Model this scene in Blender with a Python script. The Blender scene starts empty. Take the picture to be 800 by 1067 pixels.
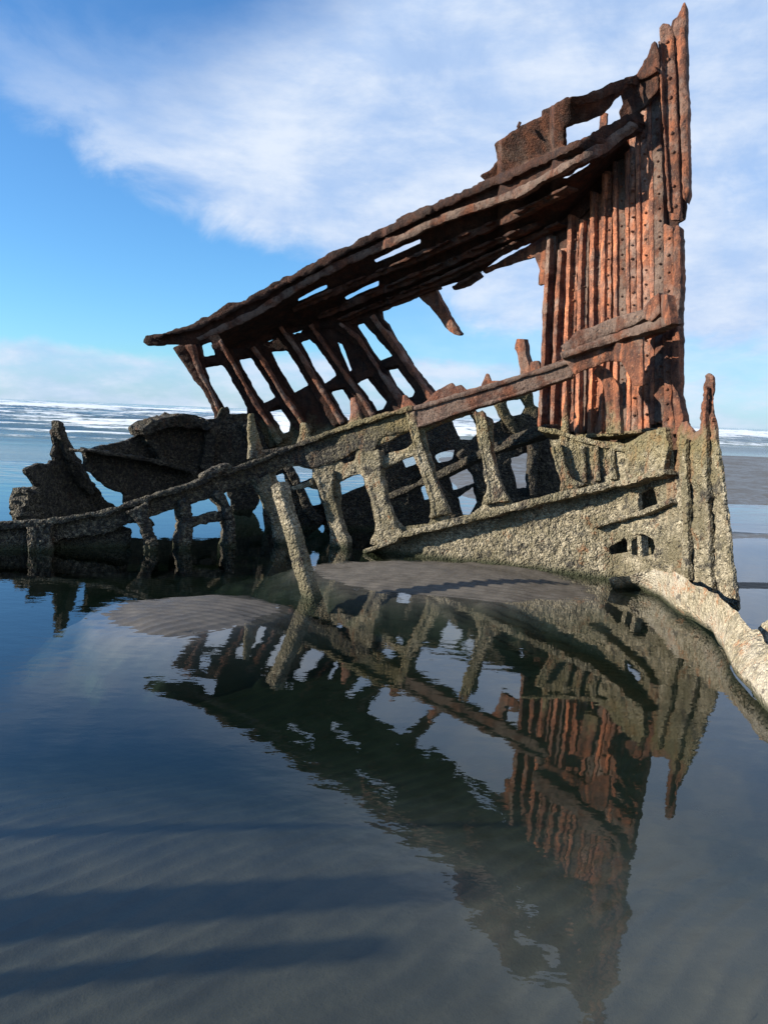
import bpy, math, random
import numpy as np
from mathutils import Matrix, Vector

random.seed(7)
S = bpy.context.scene
COL = S.collection
rad = math.radians

# ------------------------------------------------------------------ camera
PW, PH, FPX, CAMH = 800.0, 1067.0, 801.0, 1.6
PITCH, ROLL = rad(7.26), rad(2.3)
fwd = np.array([0, math.cos(PITCH), -math.sin(PITCH)])
up0 = np.array([0, math.sin(PITCH), math.cos(PITCH)])
rt0 = np.array([1.0, 0, 0])
RT = math.cos(ROLL) * rt0 + math.sin(ROLL) * up0
UP = -math.sin(ROLL) * rt0 + math.cos(ROLL) * up0
cam = bpy.data.cameras.new('camera')
cam.sensor_fit = 'VERTICAL'
cam.sensor_height = 36.0
cam.lens = FPX / PH * 36.0
cam.clip_start, cam.clip_end = 0.05, 20000
camo = bpy.data.objects.new('camera', cam)
COL.objects.link(camo)
camo.matrix_world = Matrix(((RT[0], UP[0], -fwd[0], 0), (RT[1], UP[1], -fwd[1], 0), (RT[2], UP[2], -fwd[2], CAMH), (0, 0, 0, 1)))
S.camera = camo

# ------------------------------------------------------------------ light
SUN_EL, SUN_PHI = rad(18.5), rad(12.0)      # low sun from the left, a little behind the viewer
to_sun = Vector((-math.cos(SUN_EL) * math.cos(SUN_PHI), -math.cos(SUN_EL) * math.sin(SUN_PHI), math.sin(SUN_EL)))
sl = bpy.data.lights.new('sun', 'SUN')
sl.energy, sl.angle, sl.color = 5.0, rad(0.53), (1.0, 0.91, 0.78)
so = bpy.data.objects.new('sun', sl)
COL.objects.link(so)
so.rotation_euler = to_sun.to_track_quat('Z', 'Y').to_euler()
so.location = to_sun * 50

vs = S.view_settings
vs.view_transform, vs.look, vs.exposure, vs.gamma = 'Standard', 'None', 0.95, 1.0
vs.use_curve_mapping = False
S.cycles.use_denoising = True
S.cycles.max_bounces = 8
S.cycles.transparent_max_bounces = 12
S.cycles.caustics_reflective = False
S.cycles.caustics_refractive = False


class NT:
    """small helper to write node trees as expressions"""
    def __init__(self, tree):
        self.t = tree
        self.n = tree.nodes
        self.l = tree.links

    def node(self, typ, **kw):
        nd = self.n.new(typ)
        for k, v in kw.items():
            setattr(nd, k, v)
        return nd

    def put(self, sock, v):
        if isinstance(v, bpy.types.NodeSocket):
            self.l.new(v, sock)
        elif isinstance(v, (tuple, list)) and len(v) == 3 and sock.type == 'RGBA':
            sock.default_value = (*v, 1)
        else:
            sock.default_value = v

    def m(self, op, a, b=None, c=None, clamp=False):
        nd = self.node('ShaderNodeMath', operation=op, use_clamp=clamp)
        self.put(nd.inputs[0], a)
        if b is not None:
            self.put(nd.inputs[1], b)
        if c is not None:
            self.put(nd.inputs[2], c)
        return nd.outputs[0]

    def smooth(self, v, a, b, lo=0.0, hi=1.0):
        nd = self.node('ShaderNodeMapRange', interpolation_type='SMOOTHSTEP')
        for i, x in enumerate((v, a, b, lo, hi)):
            self.put(nd.inputs[i], x)
        return nd.outputs[0]

    def mix(self, f, a, b, mode='MIX'):
        nd = self.node('ShaderNodeMix', data_type='RGBA', blend_type=mode)
        self.put(nd.inputs[0], f)
        self.put(nd.inputs[6], a)
        self.put(nd.inputs[7], b)
        return nd.outputs[2]

    def noise(self, vec, scale, detail=4, rough=0.55, dist=0.0, out=0):
        nd = self.node('ShaderNodeTexNoise')
        if vec is not None:
            self.l.new(vec, nd.inputs['Vector'])
        self.put(nd.inputs['Scale'], scale)
        self.put(nd.inputs['Detail'], detail)
        self.put(nd.inputs['Roughness'], rough)
        self.put(nd.inputs['Distortion'], dist)
        return nd.outputs[out]

    def voro(self, vec, scale, feature='F1', out='Distance', randomness=1.0):
        nd = self.node('ShaderNodeTexVoronoi', feature=feature)
        if vec is not None:
            self.l.new(vec, nd.inputs['Vector'])
        self.put(nd.inputs['Scale'], scale)
        self.put(nd.inputs['Randomness'], randomness)
        return nd.outputs[out]

    def scale(self, vec, s):
        nd = self.node('ShaderNodeVectorMath', operation='MULTIPLY')
        self.l.new(vec, nd.inputs[0])
        nd.inputs[1].default_value = s
        return nd.outputs[0]

    def sep(self, vec):
        nd = self.node('ShaderNodeSeparateXYZ')
        self.l.new(vec, nd.inputs[0])
        return nd.outputs

    def bump(self, h, strength, dist, normal=None):
        nd = self.node('ShaderNodeBump')
        self.put(nd.inputs['Strength'], strength)
        self.put(nd.inputs['Distance'], dist)
        self.put(nd.inputs['Height'], h)
        if normal is not None:
            self.l.new(normal, nd.inputs['Normal'])
        return nd.outputs[0]


# ------------------------------------------------------------------ sky (world): clear blue with a broad drift of soft cloud
W = bpy.data.worlds.new('World')
S.world = W
W.use_nodes = True
W.node_tree.nodes.clear()
t = NT(W.node_tree)
sky = t.node('ShaderNodeTexSky', sky_type='NISHITA')
sky.sun_disc = False
sky.sun_elevation = SUN_EL
sky.sun_rotation = math.atan2(to_sun.x, to_sun.y)
sky.altitude, sky.air_density, sky.dust_density, sky.ozone_density = 0, 1.0, 0.3, 2.5
SKY = 0.088
gen = t.node('ShaderNodeTexCoord').outputs['Generated']
x, y, z = t.sep(gen)
az = t.m('MULTIPLY', t.m('ARCTAN2', x, y), 57.2958)
el = t.m('MULTIPLY', t.m('ARCSINE', z), 57.2958)
wv = t.scale(gen, (1.0, 1.0, 1.6))
nA = t.m('SUBTRACT', t.noise(wv, 2.2, 7, 0.55, 0.3), 0.5)
nB = t.m('SUBTRACT', t.noise(wv, 6.0, 7, 0.6, 0.4), 0.5)
nC = t.noise(t.scale(gen, (1.0, 1.0, 3.0)), 9.0, 6, 0.6)
wob = t.m('ADD', t.m('MULTIPLY', nA, 5.0), t.m('MULTIPLY', nB, 9.0))
azw = t.m('ADD', az, t.m('MULTIPLY', nB, 5.0))
low = t.m('MAXIMUM', t.m('ADD', 9.0, t.m('MULTIPLY', t.m('SUBTRACT', -4.0, azw), 0.42)), 4.0)
upb = t.m('ADD', 19.5, t.m('MULTIPLY', t.m('POWER', t.m('MAXIMUM', t.m('ADD', azw, 22.0), 0.0), 1.6), 0.075))
elw = t.m('ADD', el, wob)
d1 = t.smooth(t.m('SUBTRACT', elw, low), -1.0, 3.2)
d2 = t.m('SUBTRACT', 1.0, t.smooth(t.m('SUBTRACT', elw, upb), -4.5, 5.0))
band = t.m('MULTIPLY', d1, d2)
thin = t.smooth(t.m('ADD', nA, t.m('MULTIPLY', nB, 0.7)), -0.40, 0.08, 0.45, 1.0)
band = t.m('MULTIPLY', band, thin)
bank = t.m('SUBTRACT', 1.0, t.smooth(t.m('ADD', el, t.m('MULTIPLY', nB, 5.0)), 3.1, 4.3))
bank = t.m('MULTIPLY', bank, t.smooth(nC, 0.3, 0.7, 0.5, 0.95))
rightveil = t.m('MULTIPLY', t.smooth(az, -10.0, 20.0), t.smooth(t.m('ADD', t.m('MULTIPLY', nC, 0.5), nA), 0.0, 0.6, 0.45, 0.85))
dens = t.m('MAXIMUM', t.m('MAXIMUM', band, bank), rightveil)
skyc = t.mix(1.0, sky.outputs[0], (0.56, 0.95, 1.30), 'MULTIPLY')
bgs = t.node('ShaderNodeBackground')
t.put(bgs.inputs[0], skyc)
bgs.inputs[1].default_value = SKY
bgc = t.node('ShaderNodeBackground')
ccol = t.mix(t.smooth(t.m('ADD', nC, t.m('MULTIPLY', nB, 0.8)), 0.25, 0.8), (0.36, 0.49, 0.72), (0.60, 0.67, 0.78))
t.put(bgc.inputs[0], ccol)
bgc.inputs[1].default_value = 0.67
mx = t.node('ShaderNodeMixShader')
t.put(mx.inputs[0], dens)
t.l.new(bgs.outputs[0], mx.inputs[1])
t.l.new(bgc.outputs[0], mx.inputs[2])
wo = t.node('ShaderNodeOutputWorld')
t.l.new(mx.outputs[0], wo.inputs[0])

# ------------------------------------------------------------------ numeric helpers
def h3(ix, iy, iz, seed):
    n = (ix.astype(np.int64) * 374761393 + iy.astype(np.int64) * 668265263 + iz.astype(np.int64) * 2147483647 + seed * 1274126177) & 0xffffffff
    n = ((n ^ (n >> 13)) * 1274126177) & 0xffffffff
    n = ((n ^ (n >> 16)) * 2246822519) & 0xffffffff
    return ((n ^ (n >> 15)) & 0xffff) / 65535.0


def vnoise(p, scale, seed=0):
    q = np.asarray(p, float) * scale
    i = np.floor(q)
    f = q - i
    f = f * f * (3 - 2 * f)
    r = 0
    for dx in (0, 1):
        for dy in (0, 1):
            for dz in (0, 1):
                w = (f[:, 0] if dx else 1 - f[:, 0]) * (f[:, 1] if dy else 1 - f[:, 1]) * (f[:, 2] if dz else 1 - f[:, 2])
                r = r + w * h3(i[:, 0] + dx, i[:, 1] + dy, i[:, 2] + dz, seed)
    return r * 2 - 1


def fbm(p, scale, octaves=3, seed=0):
    r, a, tot = 0, 1.0, 0
    for o in range(octaves):
        r = r + a * vnoise(p, scale * 2 ** o, seed + o * 17)
        tot += a
        a *= 0.55
    return r / tot


def ray(px, py):
    px, py = np.asarray(px, float), np.asarray(py, float)
    d = fwd[None] + ((px - PW / 2) / FPX)[:, None] * RT[None] + ((PH / 2 - py) / FPX)[:, None] * UP[None]
    return d / d[:, 1:2]


def at_depth(px, py, d):
    r = ray([px], [py])[0]
    return np.array([0, 0, CAMH]) + r * d


def at_z(px, py, z):
    r = ray([px], [py])[0]
    return np.array([0, 0, CAMH]) + r * ((z - CAMH) / r[2])


class Surf:
    """a standing sheet of hull: plan distance per bearing at z=0, plus lean with height"""
    def __init__(self, tab, lean):
        self.x, self.d = zip(*tab)
        self.lx, self.lv = zip(*lean)

    def __call__(self, px, py):
        r = ray(px, py)
        d0 = np.interp(px, self.x, self.d)
        L = np.interp(px, self.lx, self.lv)
        d = (d0 + L * CAMH) / (1 - L * r[:, 2])
        return np.array([0, 0, CAMH]) + r * d[:, None]

    def full(self, px, py):
        px, py = np.asarray(px, float), np.asarray(py, float)
        P = self(px, py)
        a = self(px + 2, py) - self(px - 2, py)
        b = self(px, py + 2) - self(px, py - 2)
        n = np.cross(a, b)
        n /= np.linalg.norm(n, axis=1)[:, None]
        n[n[:, 1] > 0] *= -1
        return P, n


NEAR = Surf([(-120, 7.7), (0, 8.05), (160, 8.5), (250, 9.0), (300, 9.2), (350, 9.12), (400, 8.8), (500, 8.4), (580, 8.05), (640, 7.75), (690, 7.2), (720, 6.7), (770, 6.0), (830, 5.4)],
            [(0, 0.12), (400, 0.16), (640, 0.2), (770, 0.22)])
FAR = Surf([(80, 11.7), (150, 11.9), (300, 12.2), (400, 12.1), (450, 11.7), (520, 10.9), (575, 9.6), (620, 8.75), (660, 8.1), (690, 7.7), (712, 7.45), (740, 7.3)],
           [(150, -0.12), (450, -0.12), (520, -0.05), (575, 0.1), (620, 0.15), (690, 0.2), (712, 0.22)])
LEFT = Surf([(0, 8.6), (26, 8.95), (65, 9.75), (115, 10.6), (150, 11.0)], [(0, 0.0)])
DEBRIS = Surf([(80, 9.5), (130, 10.3), (200, 11.4), (290, 12.1), (460, 11.6)], [(0, 0.0)])
MID = Surf([(380, 10.4), (450, 10.0), (520, 9.5), (570, 9.0), (620, 8.5)], [(0, 0.05)])
OUTER = Surf([(250, 10.2), (400, 10.6), (500, 10.9), (620, 11.2)], [(0, 0.0)])


# ------------------------------------------------------------------ plates cut from outlines: marching squares on a distance field
def poly_sd(X, Y, poly):
    P = np.asarray(poly, float)
    Q = np.roll(P, -1, axis=0)
    d2 = np.full(X.shape, 1e18)
    ins = np.zeros(X.shape, bool)
    for (ax, ay), (bx, by) in zip(P, Q):
        ex, ey = bx - ax, by - ay
        L = ex * ex + ey * ey
        if L < 1e-9:
            continue
        tt = np.clip(((X - ax) * ex + (Y - ay) * ey) / L, 0, 1)
        d2 = np.minimum(d2, (X - ax - tt * ex) ** 2 + (Y - ay - tt * ey) ** 2)
        if ay != by:
            c = ((ay > Y) != (by > Y)) & (X < (bx - ax) * (Y - ay) / (by - ay) + ax)
            ins ^= c
    d = np.sqrt(d2)
    return np.where(ins, -d, d)


def strip_poly(pts):
    """centre line (x, y, width) to an outline"""
    pts = [tuple(map(float, p)) for p in pts]
    Lp, Rp = [], []
    for i, (x, y, w) in enumerate(pts):
        a = pts[max(i - 1, 0)]
        b = pts[min(i + 1, len(pts) - 1)]
        tx, ty = b[0] - a[0], b[1] - a[1]
        n = math.hypot(tx, ty) or 1
        nx, ny = -ty / n, tx / n
        Lp.append((x + nx * w / 2, y + ny * w / 2))
        Rp.append((x - nx * w / 2, y - ny * w / 2))
    return Lp + Rp[::-1]


SEED = [0]


def plate(outer, surf, holes=(), off=0.0, th=0.05, step=1.7, edge=1.3, disp=0.007, rnd=2.0, lump=5.0):
    SEED[0] += 1
    sd_ = SEED[0] * 13
    O = np.asarray(outer, float)
    x0, y0 = O.min(0) - 4 * step
    x1, y1 = O.max(0) + 4 * step
    xs = np.arange(x0, x1 + step, step)
    ys = np.arange(y0, y1 + step, step)
    X, Y = np.meshgrid(xs, ys)
    sd = poly_sd(X, Y, O)
    for h in holes:
        sd = np.maximum(sd, -poly_sd(X, Y, h))
    q = np.stack([X.ravel(), Y.ravel(), np.full(X.size, sd_ * 1.7)], 1)
    sd = sd + edge * (fbm(q, 1 / (lump * 2.2), 2, sd_) * 1.2 + vnoise(q, 1 / (lump * 0.62), sd_ + 3) * 0.5 + np.maximum(fbm(q, 1 / 16.0, 2, sd_ + 5), 0) * 1.8).reshape(X.shape) + edge * 0.2
    ny, nx = sd.shape
    ins = sd < 0
    nid = -np.ones(sd.shape, int)
    vx, vy, vs_ = list(X[ins]), list(Y[ins]), list(sd[ins])
    nid[ins] = np.arange(len(vx))
    full = ins[:-1, :-1] & ins[:-1, 1:] & ins[1:, 1:] & ins[1:, :-1]
    anyi = ins[:-1, :-1] | ins[:-1, 1:] | ins[1:, 1:] | ins[1:, :-1]
    J, I = np.nonzero(full)
    faces = [tuple(f) for f in np.stack([nid[J, I], nid[J + 1, I], nid[J + 1, I + 1], nid[J, I + 1]], 1).tolist()]
    ed = {}

    def cross(a, b):
        k = (a, b) if a < b else (b, a)
        if k not in ed:
            fa, fb = sd[a], sd[b]
            tt = min(max(fa / (fa - fb), 0.08), 0.92)
            ed[k] = len(vx)
            vx.append(X[a] + (X[b] - X[a]) * tt)
            vy.append(Y[a] + (Y[b] - Y[a]) * tt)
            vs_.append(0.0)
        return ed[k]

    segs = []
    J, I = np.nonzero(anyi & ~full)
    for j, i in zip(J.tolist(), I.tolist()):
        c = [(j, i), (j + 1, i), (j + 1, i + 1), (j, i + 1)]
        f, ex = [], None
        first_entry = None
        for k in range(4):
            a, b = c[k], c[(k + 1) % 4]
            if ins[a]:
                f.append(int(nid[a]))
            if ins[a] != ins[b]:
                e = cross(a, b)
                f.append(e)
                if ins[a]:
                    ex = e
                else:
                    if ex is not None:
                        segs.append((ex, e))
                        ex = None
                    else:
                        first_entry = e
        if ex is not None and first_entry is not None:
            segs.append((ex, first_entry))
        if len(f) >= 3:
            faces.append(tuple(f))
    px, py, ps = np.array(vx), np.array(vy), np.array(vs_)
    if len(px) == 0:
        return np.zeros((0, 3)), []
    P, n = surf.full(px, py)
    o = off(px, py) if callable(off) else off
    o = np.broadcast_to(np.asarray(o, float), px.shape)
    rr = ray(px, py)
    P = P - rr * (o / np.maximum(-(rr * n).sum(1), 0.4))[:, None]     # the sheet lying o in front of this one
    o = np.zeros_like(o)
    rel = fbm(P, 9.0, 3, 5) * disp + vnoise(P, 34.0, 9) * disp * 0.55
    bev = min(th, 0.05) * 0.25 * np.exp(ps / 1.0)
    nseg = max(1, int(round(th / 0.055)))
    V = [P + n * (o + rel - bev)[:, None]]
    nv = len(px)
    V.append(P + n * (o - th + fbm(P + 31.0, 9.0, 2, 6) * disp * min(1, th / 0.05) + bev)[:, None])
    F = list(faces) + [tuple(v + nv for v in f[::-1]) for f in faces]
    if segs:
        bset = sorted({v for s in segs for v in s})
        rings = [{v: v for v in bset}]
        base = 2 * nv
        bi = np.array(bset)
        for k in range(1, nseg):
            fr = k / nseg
            p0 = V[0][bi] * (1 - fr) + V[1][bi] * fr
            p0 = p0 + np.stack([vnoise(p0, 16.0, 40), vnoise(p0, 16.0, 41), vnoise(p0, 16.0, 42)], 1) * disp * 0.9
            V.append(p0)
            rings.append({v: base + q for q, v in enumerate(bset)})
            base += len(bset)
        rings.append({v: v + nv for v in bset})
        for a, b in segs:
            for k in range(nseg):
                r0, r1 = rings[k], rings[k + 1]
                F.append((r0[b], r0[a], r1[a], r1[b]))
    return np.concatenate(V), F


def strip(pts, surf, **kw):
    return plate(strip_poly(pts), surf, **kw)


def loft(path, radii, seg=14, rough=0.015, flat=1.0, seed=3, rings=6, caps=True, upv=(0, 0, 1)):
    """irregular round bar or slab along a world path"""
    path = [np.asarray(p, float) for p in path]
    pts, rr = [], []
    for i in range(len(path) - 1):
        for k in range(rings):
            f = k / rings
            pts.append(path[i] * (1 - f) + path[i + 1] * f)
            rr.append(radii[i] * (1 - f) + radii[i + 1] * f)
    pts.append(path[-1])
    rr.append(radii[-1])
    V, F = [], []
    m = len(pts)
    for i in range(m):
        tv = pts[min(i + 1, m - 1)] - pts[max(i - 1, 0)]
        tv = tv / np.linalg.norm(tv)
        s = np.cross(tv, np.asarray(upv, float))
        s = s / np.linalg.norm(s)
        u = np.cross(s, tv)
        for k in range(seg):
            a = 2 * math.pi * k / seg
            ca, sa = math.cos(a), math.sin(a)
            e = 0.7
            ca = math.copysign(abs(ca) ** e, ca)
            sa = math.copysign(abs(sa) ** e, sa)
            V.append(pts[i] + s * ca * rr[i] + u * sa * rr[i] * flat)
    V = np.array(V)
    cen = np.repeat(np.array(pts), seg, 0)
    dr = V - cen
    dr /= np.maximum(np.linalg.norm(dr, axis=1), 1e-6)[:, None]
    V = V + dr * (fbm(V, 5.0, 3, seed) * rough * 1.6 + vnoise(V, 30.0, seed + 4) * rough * 0.6)[:, None]
    for i in range(m - 1):
        for k in range(seg):
            a, b = i * seg + k, i * seg + (k + 1) % seg
            F.append((a, b, b + seg, a + seg))
    if caps:
        F.append(tuple(range(seg))[::-1])
        F.append(tuple((m - 1) * seg + k for k in range(seg)))
    return V, F


def link(name, shapes, mat, parent=None, loc=(0, 0, 0), kind=None, sharp=38, label=None):
    if isinstance(shapes, tuple):
        shapes = [shapes]
    Vs, Fs, b = [], [], 0
    for V, F in shapes:
        Vs.append(V)
        Fs += [tuple(i + b for i in f) for f in F]
        b += len(V)
    V = np.concatenate(Vs) - np.asarray(loc)[None]
    me = bpy.data.meshes.new(name)
    me.from_pydata(V.tolist(), [], Fs)
    me.validate()
    me.shade_smooth()
    if sharp:
        me.set_sharp_from_angle(angle=rad(sharp))
    me.materials.append(mat)
    ob = bpy.data.objects.new(name, me)
    COL.objects.link(ob)
    if parent is not None:
        ob.parent = parent
    else:
        ob.location = loc
    if kind:
        ob['kind'] = kind
    if label:
        ob['label'] = label
    return ob


def tag(o, label, cat, group=None):
    o['label'], o['category'] = label, cat
    if group:
        o['group'] = group


# ------------------------------------------------------------------ materials
def material(name):
    m = bpy.data.materials.new(name)
    m.use_nodes = True
    m.node_tree.nodes.clear()
    t = NT(m.node_tree)
    out = t.node('ShaderNodeOutputMaterial')
    return m, t, out


def iron(name, tide=1.35, rustiness=1.0, pale=0.0, dark=0.0, grey=0.6, gain=1.5, relief=1.0):
    """rusted iron above the tide line, barnacles and weed below it"""
    m, t, out = material(name)
    pos = t.node('ShaderNodeNewGeometry').outputs['Position']
    x, y, z = t.sep(pos)
    n1 = t.noise(pos, 1.6, 6, 0.6)
    n2 = t.noise(pos, 7.0, 6, 0.65)
    n3 = t.noise(pos, 28.0, 4, 0.6)
    streak = t.noise(t.scale(pos, (9.0, 9.0, 1.3)), 1.0, 5, 0.6)
    # rust
    wn = t.node('ShaderNodeVectorMath', operation='MULTIPLY_ADD')
    t.l.new(t.noise(pos, 9.0, 3, 0.6, out=1), wn.inputs[0])
    wn.inputs[1].default_value = (0.09, 0.09, 0.09)
    t.l.new(pos, wn.inputs[2])
    flake = t.sep(t.voro(t.scale(wn.outputs[0], (1.0, 1.0, 0.55)), 17.0, out='Color'))[0]
    a = t.mix(t.smooth(n2, 0.38, 0.62), (0.040, 0.019, 0.014), (0.13, 0.050, 0.027))
    a = t.mix(t.m('MULTIPLY', t.smooth(streak, 0.47, 0.64), min(1.0, 0.8 * rustiness)), a, (0.25, 0.088, 0.040))
    a = t.mix(t.m('MULTIPLY', t.smooth(t.noise(pos, 3.2, 6, 0.65), 0.47 - 0.09 * (grey > 0.9), 0.64 - 0.1 * (grey > 0.9)), grey), a, (0.145, 0.105, 0.083))
    a = t.mix(t.m('MULTIPLY', t.smooth(n3, 0.52, 0.68), 0.75), a, (0.030, 0.017, 0.013))
    a = t.mix(t.m('MULTIPLY', t.smooth(t.noise(pos, 60.0, 3, 0.6), 0.58, 0.7), 0.5), a, (0.32, 0.17, 0.09))
    a = t.mix(t.smooth(flake, 0.0, 1.0, 0.0, 0.6), a, t.mix(0.55, a, (0.02, 0.011, 0.009)))
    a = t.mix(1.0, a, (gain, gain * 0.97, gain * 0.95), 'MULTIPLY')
    # barnacle crust
    v1 = t.voro(pos, 55.0)
    v2 = t.voro(pos, 27.0, out='Color')
    vr = t.sep(v2)[0]
    br = t.mix(t.smooth(vr, 0.1, 0.9), (0.27, 0.225, 0.138), (0.64, 0.545, 0.375))
    br = t.mix(t.smooth(t.noise(pos, 3.0, 5, 0.6), 0.42, 0.65), br, (0.21, 0.178, 0.10) if not pale else (0.66, 0.58, 0.45))
    br = t.mix(t.m('MULTIPLY', t.smooth(t.noise(pos, 15.0, 4, 0.65), 0.54, 0.62), 0.8 - 0.4 * pale), br, (0.050, 0.045, 0.036))
    br = t.mix(t.smooth(v1, 0.05, 0.40, 0.0, 0.55), br, (0.11, 0.098, 0.07))
    br = t.mix(t.smooth(t.noise(pos, 75.0, 3, 0.7), 0.52, 0.62, 0.0, 0.7 - 0.5 * pale), br, (0.05, 0.045, 0.036))
    br = t.mix(t.smooth(t.noise(pos, 50.0, 2, 0.6), 0.60, 0.68, 0.0, 0.7), br, (0.64, 0.55, 0.38))
    if not pale:
        br = t.mix(t.smooth(t.noise(pos, 1.9, 5, 0.65), 0.47, 0.62, 0.0, 0.80), br, (0.125, 0.106, 0.060))
        br = t.mix(t.smooth(t.noise(pos, 5.5, 6, 0.72), 0.55, 0.61, 0.0, 0.85), br, (0.034, 0.031, 0.027))
        br = t.mix(t.m('MULTIPLY', t.smooth(streak, 0.52, 0.66), t.smooth(z, 0.55, 1.25, 0.0, 0.75)), br, (0.20, 0.09, 0.04))
        br = t.mix(t.smooth(t.noise(pos, 4.5, 5, 0.7), 0.60, 0.68, 0.0, 0.75), br, (0.17, 0.075, 0.03))
    if pale:
        br = t.mix(t.m('MULTIPLY', t.smooth(n2, 0.50, 0.68), t.smooth(t.noise(pos, 38.0, 4, 0.7), 0.42, 0.60)), br, (0.30, 0.13, 0.055))
        br = t.mix(t.smooth(t.noise(pos, 11.0, 4, 0.7), 0.58, 0.64, 0, 0.8), br, (0.07, 0.06, 0.05))
    if dark:
        br = t.mix(t.smooth(t.noise(pos, 24.0, 4, 0.7), 0.40, 0.66, 1.0, dark * 0.6), br, (0.024, 0.022, 0.019))
    weed = t.mix(t.smooth(n2, 0.3, 0.7), (0.12, 0.105, 0.04), (0.27, 0.21, 0.09))
    zz = t.m('ADD', z, t.m('ADD', t.m('MULTIPLY', t.m('SUBTRACT', n1, 0.5), 0.9), t.m('MULTIPLY', t.m('SUBTRACT', n2, 0.5), 0.6)))
    f_up = t.smooth(zz, tide - 0.02, tide + 0.28)
    f_w = t.smooth(zz, tide - 0.45, tide - 0.02)
    c = t.mix(t.m('MULTIPLY', f_w, 0.5), br, weed)
    c = t.mix(f_up, c, a)
    # dark green-black wet skirt just above the water (weed line)
    wet = t.smooth(t.m('ADD', z, t.m('MULTIPLY', n2, 0.08)), 0.04, 0.14)
    c = t.mix(wet, (0.035, 0.038, 0.018), c)
    hb = t.m('SUBTRACT', 1.0, t.m('ADD', t.m('MULTIPLY', v1, 0.9), t.m('MULTIPLY', t.voro(pos, 31.0), 0.9)))
    hb = t.m('ADD', t.m('MULTIPLY', hb, 0.7), t.m('MULTIPLY', t.noise(pos, 19.0, 3, 0.6), 1.2))
    hr = t.m('ADD', t.m('ADD', t.m('MULTIPLY', flake, 0.28), t.m('MULTIPLY', n2, 1.0)), t.m('MULTIPLY', t.noise(pos, 45.0, 4, 0.65), 0.6))
    hmix = t.node('ShaderNodeMix', data_type='FLOAT')
    t.put(hmix.inputs[0], f_up)
    t.put(hmix.inputs[2], hb)
    t.put(hmix.inputs[3], hr)
    bs = t.node('ShaderNodeBsdfPrincipled')
    t.put(bs.inputs['Base Color'], c)
    t.put(bs.inputs['Roughness'], t.m('ADD', 0.68, t.m('MULTIPLY', n3, 0.3)))
    bs.inputs['Specular IOR Level'].default_value = 0.3
    t.l.new(t.bump(hmix.outputs[0], relief, 0.035), bs.inputs['Normal'])
    t.l.new(bs.outputs[0], out.inputs[0])
    return m


M_IRON = iron('rusted_iron')
M_CRUST = iron('barnacled_iron', tide=1.5)
M_DARK = iron('shade_dark_crust', tide=1.9, dark=0.8)  # crust darkened to put the shade of inner and left plates into its colour
M_PALE = iron('pale_barnacled_iron', tide=3.0, pale=1.0, relief=0.75)
M_MURK = iron('dark_barnacled_iron', tide=1.6, dark=0.45)
M_BEAM = iron('beam_iron', tide=1.25, rustiness=0.5, grey=0.95, gain=1.15)
M_SHADE = iron('shade_dark_iron', tide=1.25, rustiness=0.35, grey=0.35, gain=0.5)  # low gain paints the shade under the overhang and between frames into the iron
M_TAN = iron('tan_rusted_iron', tide=1.25, rustiness=0.5, grey=0.9, gain=1.9)
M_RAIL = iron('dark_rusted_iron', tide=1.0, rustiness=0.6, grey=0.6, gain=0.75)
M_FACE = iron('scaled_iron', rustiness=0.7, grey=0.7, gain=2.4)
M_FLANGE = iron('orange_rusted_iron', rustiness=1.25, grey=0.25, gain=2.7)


def sand_mat():
    m, t, out = material('wet_sand')
    pos = t.node('ShaderNodeNewGeometry').outputs['Position']
    x, y, z = t.sep(pos)
    n1 = t.noise(pos, 0.5, 6, 0.6)
    n2 = t.noise(pos, 6.0, 5, 0.6)
    n3 = t.noise(pos, 160.0, 2, 0.6)
    c = t.mix(t.smooth(n2, 0.3, 0.7), (0.078, 0.069, 0.056), (0.108, 0.094, 0.076))
    c = t.mix(t.smooth(n3, 0.5, 0.75, 0, 0.45), c, (0.055, 0.048, 0.04))
    c = t.mix(t.smooth(n1, 0.45, 0.65, 0, 0.3), c, (0.10, 0.092, 0.08))
    bs = t.node('ShaderNodeBsdfPrincipled')
    t.put(bs.inputs['Base Color'], c)
    t.put(bs.inputs['Roughness'], t.m('ADD', t.smooth(n2, 0.3, 0.7, 0.25, 0.55), t.smooth(n1, 0.4, 0.65, 0.0, 0.2)))
    bs.inputs['Specular IOR Level'].default_value = 0.4
    t.l.new(t.bump(t.m('ADD', t.noise(pos, 40.0, 4, 0.6), t.m('MULTIPLY', n3, 0.3)), 0.35, 0.006), bs.inputs['Normal'])
    t.l.new(bs.outputs[0], out.inputs[0])
    return m


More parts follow.
